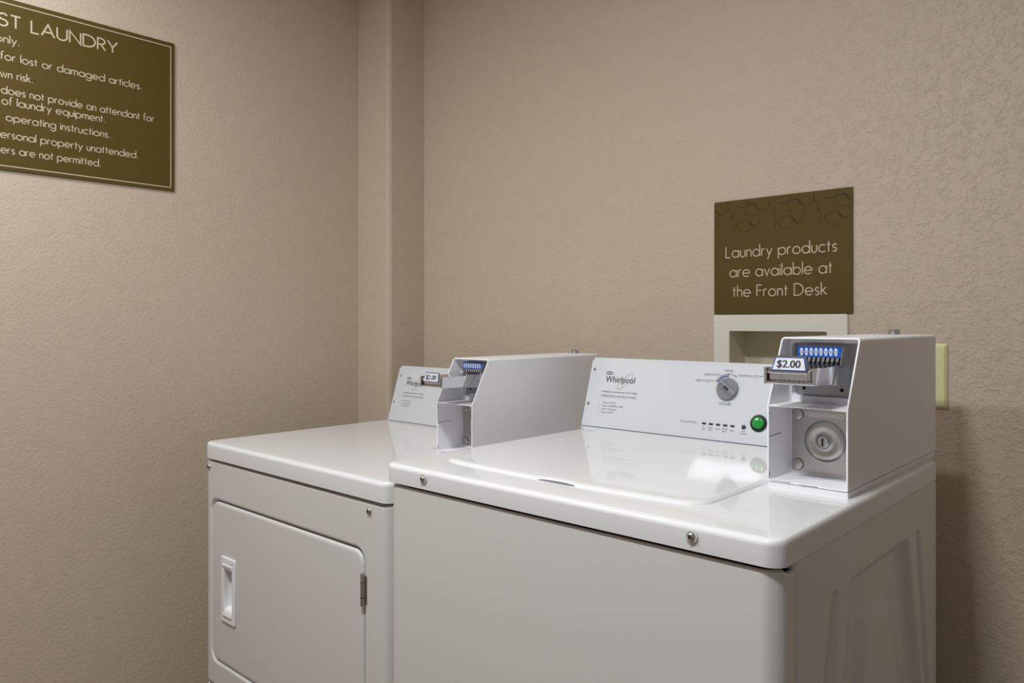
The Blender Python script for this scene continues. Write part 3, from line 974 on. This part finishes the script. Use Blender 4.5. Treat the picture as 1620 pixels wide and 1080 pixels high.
# handle
bm = BM()
hx0, hx1, hz0, hz1 = -1.7965, -1.7275, Z(-0.7400), Z(-0.5790)
lp_ = []
for i_, j_, y in ((0.0045, 0.0045, DYF + 0.0160), (0.0045, 0.0045, DYF - 0.0001), (0, 0, DYF - 0.0003), (0.0, 0.0, DYF - 0.0030), (0.0016, 0.0016, DYF - 0.0046), (0.0125, 0.0140, DYF - 0.0046),
                  (0.0140, 0.0160, DYF - 0.0030), (0.0150, 0.0170, DYF + 0.0135)):
    lp_.append([(x, y, z) for x, z in rrect(hx0 + i_, hx1 - i_, hz0 + j_, hz1 - j_, 0.004, 4)])
loft(bm, lp_)
# sloped ends of the finger pocket
for ze, s_ in ((hz1 - 0.0165, -1), (hz0 + 0.0165, 1)):
    prism(bm, [(hx0 + 0.0135, DYF - 0.0075, ze), (hx0 + 0.0135, DYF - 0.0075, ze + s_ * 0.006), (hx0 + 0.0135, DYF - 0.0020, ze + s_ * 0.016), (hx0 + 0.0135, DYF + 0.0134, ze + s_ * 0.020), (hx0 + 0.0135, DYF + 0.0134, ze)], (hx1 - hx0 - 0.027, 0, 0))
# grip lip along the opening side
box(bm, hx0 + 0.0125, hx0 + 0.0165, DYF - 0.0060, DYF + 0.002, hz0 + 0.030, hz1 - 0.030)
obj('handle', bm, M['plastic'], door, bevel=0.0012)
for zc_ in (-0.5245, -0.780):
    bm = BM()
    xh = -1.2125
    lathe(bm, [(0, -0.032), (0.0042, -0.032), (0.0046, -0.030), (0.0046, 0.030), (0.0042, 0.032), (0, 0.032)], (xh, DYF - 0.0030, Z(zc_)), (0, 0, 1), 16)
    box(bm, xh, xh + 0.0105, DYF - 0.0008, DYF + 0.0006, Z(zc_) - 0.028, Z(zc_) + 0.028)
    for zz in (-0.0150, 0.0150):
        lathe(bm, [(0.0050, -0.0006), (0.0050, 0.0006)], (xh, DYF - 0.0030, Z(zc_) + zz), (0, 0, 1), 16, 1)
    obj('hinge', bm, [M['nickel'], M['dark']], door)
for xs in (-1.8665, -1.1940):
    screw_head('screw', (xs, DYF if xs > -1.5 else DYF + 0.0006, Z(-0.3672)), (0, -1, 0), 0.0066, bpy.data.objects['front_panel.001'], washer=False)

bm, place, nrm = control_panel(D, -1.861, -1.288, 1.4567, -0.304, 0.1755, 0.085, 0.0016)
brand_mark(bm, place, -1.8130, 0.1160, 0.0790)
T('COMMERCIAL DRYER-HEAVY DUTY SERIES', -1.8165, -1.7220, 0.0905, 0.0030, 1)
T('OPERATING INSTRUCTIONS', -1.8157, -1.7195, 0.0795, 0.0048, 4)
for k, (s, x1_) in enumerate((('Select CYCLE', -1.7738), ('Insert Payment', -1.7680), ('Press START', -1.7746))):
    T('123'[k], -1.8163 + (0.0006 if k == 0 else 0), -1.8146 - (0.0003 if k == 0 else 0), 0.0655 - 0.0080 * k, 0.0036, 4)
    T(s, -1.8078, x1_, 0.0655 - 0.0080 * k, 0.0036, 4)
dp = obj('control_panel', bm, [M['panelwhite'], M['ink'], M['scuff'], M['inkgold'], M['inkgrey'], M['inkgreen'], M['inkblue']], D, wn=True)
for s_, t_ in ((-1.8475, 0.1445), (-1.8500, 0.0611)):
    screw_head('screw', place(s_, t_, 0), nrm, 0.0036, dp, washer=False)
coin_box(D, -0.813, 0.075, -0.060, push=0.016, mech_dz=0.0050, tag_dz=-0.0070, lock_dy=0.025)

# ------------------------------------------------------------------ signs and wall fittings
# back-wall sign
SX0, SX1, SZ0, SZ1 = -0.8815, -0.5555, Z(0.0200), Z(0.2940)
bm = BM()
ysg = YB - 0.0045
loft(bm, [[(x, y, z) for x, z in rrect(SX0 + i_, SX1 - i_, SZ0 + i_, SZ1 - i_, 0.002, 3)] for i_, y in ((0, YB - 0.0012), (0, ysg + 0.0004), (0.0004, ysg))])
place = lambda s, t_: Vector((s, ysg - 0.0004, Z(t_)))
geo_text(bm, 'Laundry products', place, -0.8500, -0.5885, 0.1566, 0.0262, 1)
geo_text(bm, 'are available at', place, -0.8395, -0.5990, 0.1095, 0.0262, 1)
geo_text(bm, 'the Front Desk', place, -0.8320, -0.6105, 0.0620, 0.0262, 1)


def smooth_curve(pts, n=8):
    out = []
    for i in range(len(pts) - 1):
        p0 = pts[max(i - 1, 0)]; p1 = pts[i]; p2 = pts[i + 1]; p3 = pts[min(i + 2, len(pts) - 1)]
        for k in range(n):
            t_ = k / n
            out.append(tuple(0.5 * (2 * p1[j] + (p2[j] - p0[j]) * t_ + (2 * p0[j] - 5 * p1[j] + 4 * p2[j] - p3[j]) * t_ ** 2 + (3 * p1[j] - p0[j] - 3 * p2[j] + p3[j]) * t_ ** 3) for j in (0, 1)))
    out.append(pts[-1])
    return out


# scroll flourish, repeated along the top edge and cut off by the sign's edges
FL = [[(-0.7420, 0.2930), (-0.7425, 0.2770), (-0.7500, 0.2655), (-0.7620, 0.2625), (-0.7700, 0.2690), (-0.7770, 0.2790), (-0.7860, 0.2815), (-0.7950, 0.2760), (-0.8010, 0.2650), (-0.8000, 0.2570), (-0.7920, 0.2545),
       (-0.7750, 0.2545), (-0.7660, 0.2520), (-0.7630, 0.2440), (-0.7660, 0.2350), (-0.7740, 0.2285), (-0.7810, 0.2280), (-0.7870, 0.2340), (-0.7930, 0.2420), (-0.8010, 0.2455), (-0.8120, 0.2425), (-0.8200, 0.2340), (-0.8205, 0.2240), (-0.8130, 0.2180)],
      [(-0.8230, 0.2790), (-0.8130, 0.2740), (-0.8030, 0.2760), (-0.7960, 0.2830), (-0.7930, 0.2920)],
      [(-0.7420, 0.2880), (-0.7400, 0.2730), (-0.7320, 0.2640), (-0.7280, 0.2560), (-0.7330, 0.2520), (-0.7370, 0.2580)],
      [(-0.7330, 0.2520), (-0.7260, 0.2440), (-0.7250, 0.2340), (-0.7300, 0.2200)],
      [(-0.7160, 0.2400), (-0.7180, 0.2300), (-0.7130, 0.2200), (-0.7000, 0.2160), (-0.6880, 0.2180)]]
weights = [0.0042, 0.0018, 0.0012, 0.0012, 0.0009]


def clip_pts(pts):
    return [p for p in pts if SX0 + 0.002 < p[0] < SX1 - 0.002 and 0.02 < p[1] < 0.2925]


pf = lambda s, t_: Vector((s, ysg - 0.0002, Z(t_)))
for sh in (-0.1035, 0.0, 0.1035, 0.2070):
    for kk, (c_, w_) in enumerate(zip(FL, weights)):
        pf = lambda s, t_, kk=kk: Vector((s, ysg - 0.0002 - 0.00003 * kk, Z(t_)))
        sm = smooth_curve([(x + sh, z) for x, z in c_], 6)
        full = len(sm)
        # widths vary along the stroke like brush writing
        idx = [i for i, p in enumerate(sm) if SX0 + 0.002 < p[0] < SX1 - 0.003 and p[1] < 0.2925]
        runs, cur = [], []
        for i in idx:
            if cur and i != cur[-1] + 1:
                runs.append(cur); cur = []
            cur.append(i)
        if cur: runs.append(cur)
        for rn in runs:
            if len(rn) < 3: continue
            pts = [sm[i] for i in rn]
            big = c_ is FL[0]
            def tp(u, rn=rn, full=full, big=big):
                g_ = (rn[0] + u * (rn[-1] - rn[0])) / (full - 1)
                return 0.22 + 0.85 * (max(0, 1 - abs(g_ - 0.20) / 0.11) + max(0, 1 - abs(g_ - 0.73) / 0.09)) if big else 1.0
            ribbon(bm, pts, w_, pf, 2, taper=tp)
s1 = obj('wall_sign', bm, [M['olive'], M['signtext'], M['olive_dark']], origin=(-0.7185, YB, Z(0.02)))
s1['label'] = 'small olive sign about products at the front desk, above the cream wall box'
s1['category'] = 'sign'

# left-wall sign: edge at right is in view, the rest runs out of the picture
LY0, LY1, LZ0, LZ1 = 0.060, 0.9168, Z(0.3694), Z(0.7853)
bm = BM()
xsg = XL + 0.0045
loft(bm, [[(x, y, z) for y, z in rrect(LY0 + i_, LY1 - i_, LZ0 + i_, LZ1 - i_, 0.002, 3)] for i_, x in ((0, XL + 0.0012), (0, xsg - 0.0004), (0.0004, xsg))])
place = lambda s, t_: Vector((xsg + 0.0004, s, Z(t_)))
b_ = 0.0107
ribbon(bm, [(LY0 + b_, 0.3694 + 0.0098), (LY1 - b_, 0.3694 + 0.0098), (LY1 - b_, 0.7853 - 0.0120), (LY0 + b_, 0.7853 - 0.0120)], 0.0026, place, 1, closed=True)
geo_text(bm, 'LAUNDRY', place, 0.5650, 0.7650, 0.7170, 0.0295, 1, weight=0.135, gap=0.16)
geo_text(bm, 'GUEST', place, 0.3950, 0.5420, 0.7170, 0.0295, 1, weight=0.135, gap=0.16)
for s, a_, e_, t_ in (('only.', 0.4890, 0.5395, 0.6760), ('responsible for lost or damaged articles.', 0.3640, 0.8270, 0.6345), ('own risk.', 0.4850, 0.5680, 0.5915),
                      ('does not provide an attendant for', 0.5020, 0.8600, 0.5525), ('of laundry equipment.', 0.5030, 0.7340, 0.5265), ('operating instructions.', 0.5120, 0.7465, 0.4880),
                      ('personal property unattended.', 0.4850, 0.8175, 0.4455), ('ers are not permitted.', 0.5010, 0.7235, 0.4085)):
    geo_text(bm, s, place, a_, e_, t_ + 0.0010, 0.0185, 1, weight=0.125, gap=0.16)
s2 = obj('wall_sign', bm, [M['olive'], M['signtext']], origin=(XL, 0.5, Z(0.3694)))
s2['label'] = 'large olive laundry rules sign with thin pale border on the left wall'
s2['category'] = 'sign'

# recessed utility box in the back wall, under the sign
U = thing('utility_box', 'cream plastic recessed wall box directly under the small olive sign', 'wall box', (-0.7235, YB, Z(-0.12)))
bm = BM()
FX0, FX1, FZ0, FZ1 = -0.8818, -0.5655, Z(-0.2600), Z(0.0185)
lo = []
for i_, y in ((0, YB), (0, YB - 0.0050), (0.0012, YB - 0.0062)):
    lo.append([(x, y, z) for x, z in rrect(FX0 + i_, FX1 - i_, FZ0 + i_, FZ1 - i_, 0.004, 4)])
for i_, y in ((0.0005, YB - 0.0062), (0.0014, YB - 0.0045), (0.0014, YB + 0.001)):
    lo.append([(x, y, z) for x, z in rrect(HX0 + i_, HX1 - i_, HZ0 + i_, HZ1 - i_, 0.003, 4)])
loft(bm, lo, 0, False, False)
fr = obj('frame', bm, M['boxframe'], U, sharp=20)
bm = BM()
loft(bm, [[(x, y, z) for x, z in rrect(HX0 + i_, HX1 - i_, HZ0 + i_, HZ1 - i_, 0.004, 4)] for i_, y in ((0.0016, YB + 0.001), (0.0016, YB + 0.078), (0.004, YB + 0.0805))], 0, False, True)
obj('recess', bm, M['boxinner'], U, sharp=40)

# ivory wall plate, half hidden behind the washer's coin box
bm = BM()
lo = []
PX0, PX1, PZ0, PZ1 = -0.4560, -0.3738, Z(-0.1740), Z(-0.0425)
for i_, y in ((0, YB - 0.0005), (0, YB - 0.0020), (0.0012, YB - 0.0040), (0.0055, YB - 0.0072), (0.0075, YB - 0.0075)):
    lo.append([(x, y, z) for x, z in rrect(PX0 + i_, PX1 - i_, PZ0 + i_, PZ1 - i_, 0.003, 4)])
loft(bm, lo)
pl_ = obj('wall_plate', bm, M['ivory'], sharp=25, origin=((PX0 + PX1) / 2, YB, (PZ0 + PZ1) / 2))
pl_['label'] = 'ivory wall plate peeking out behind the coin box of the washer'
pl_['category'] = 'wall plate'
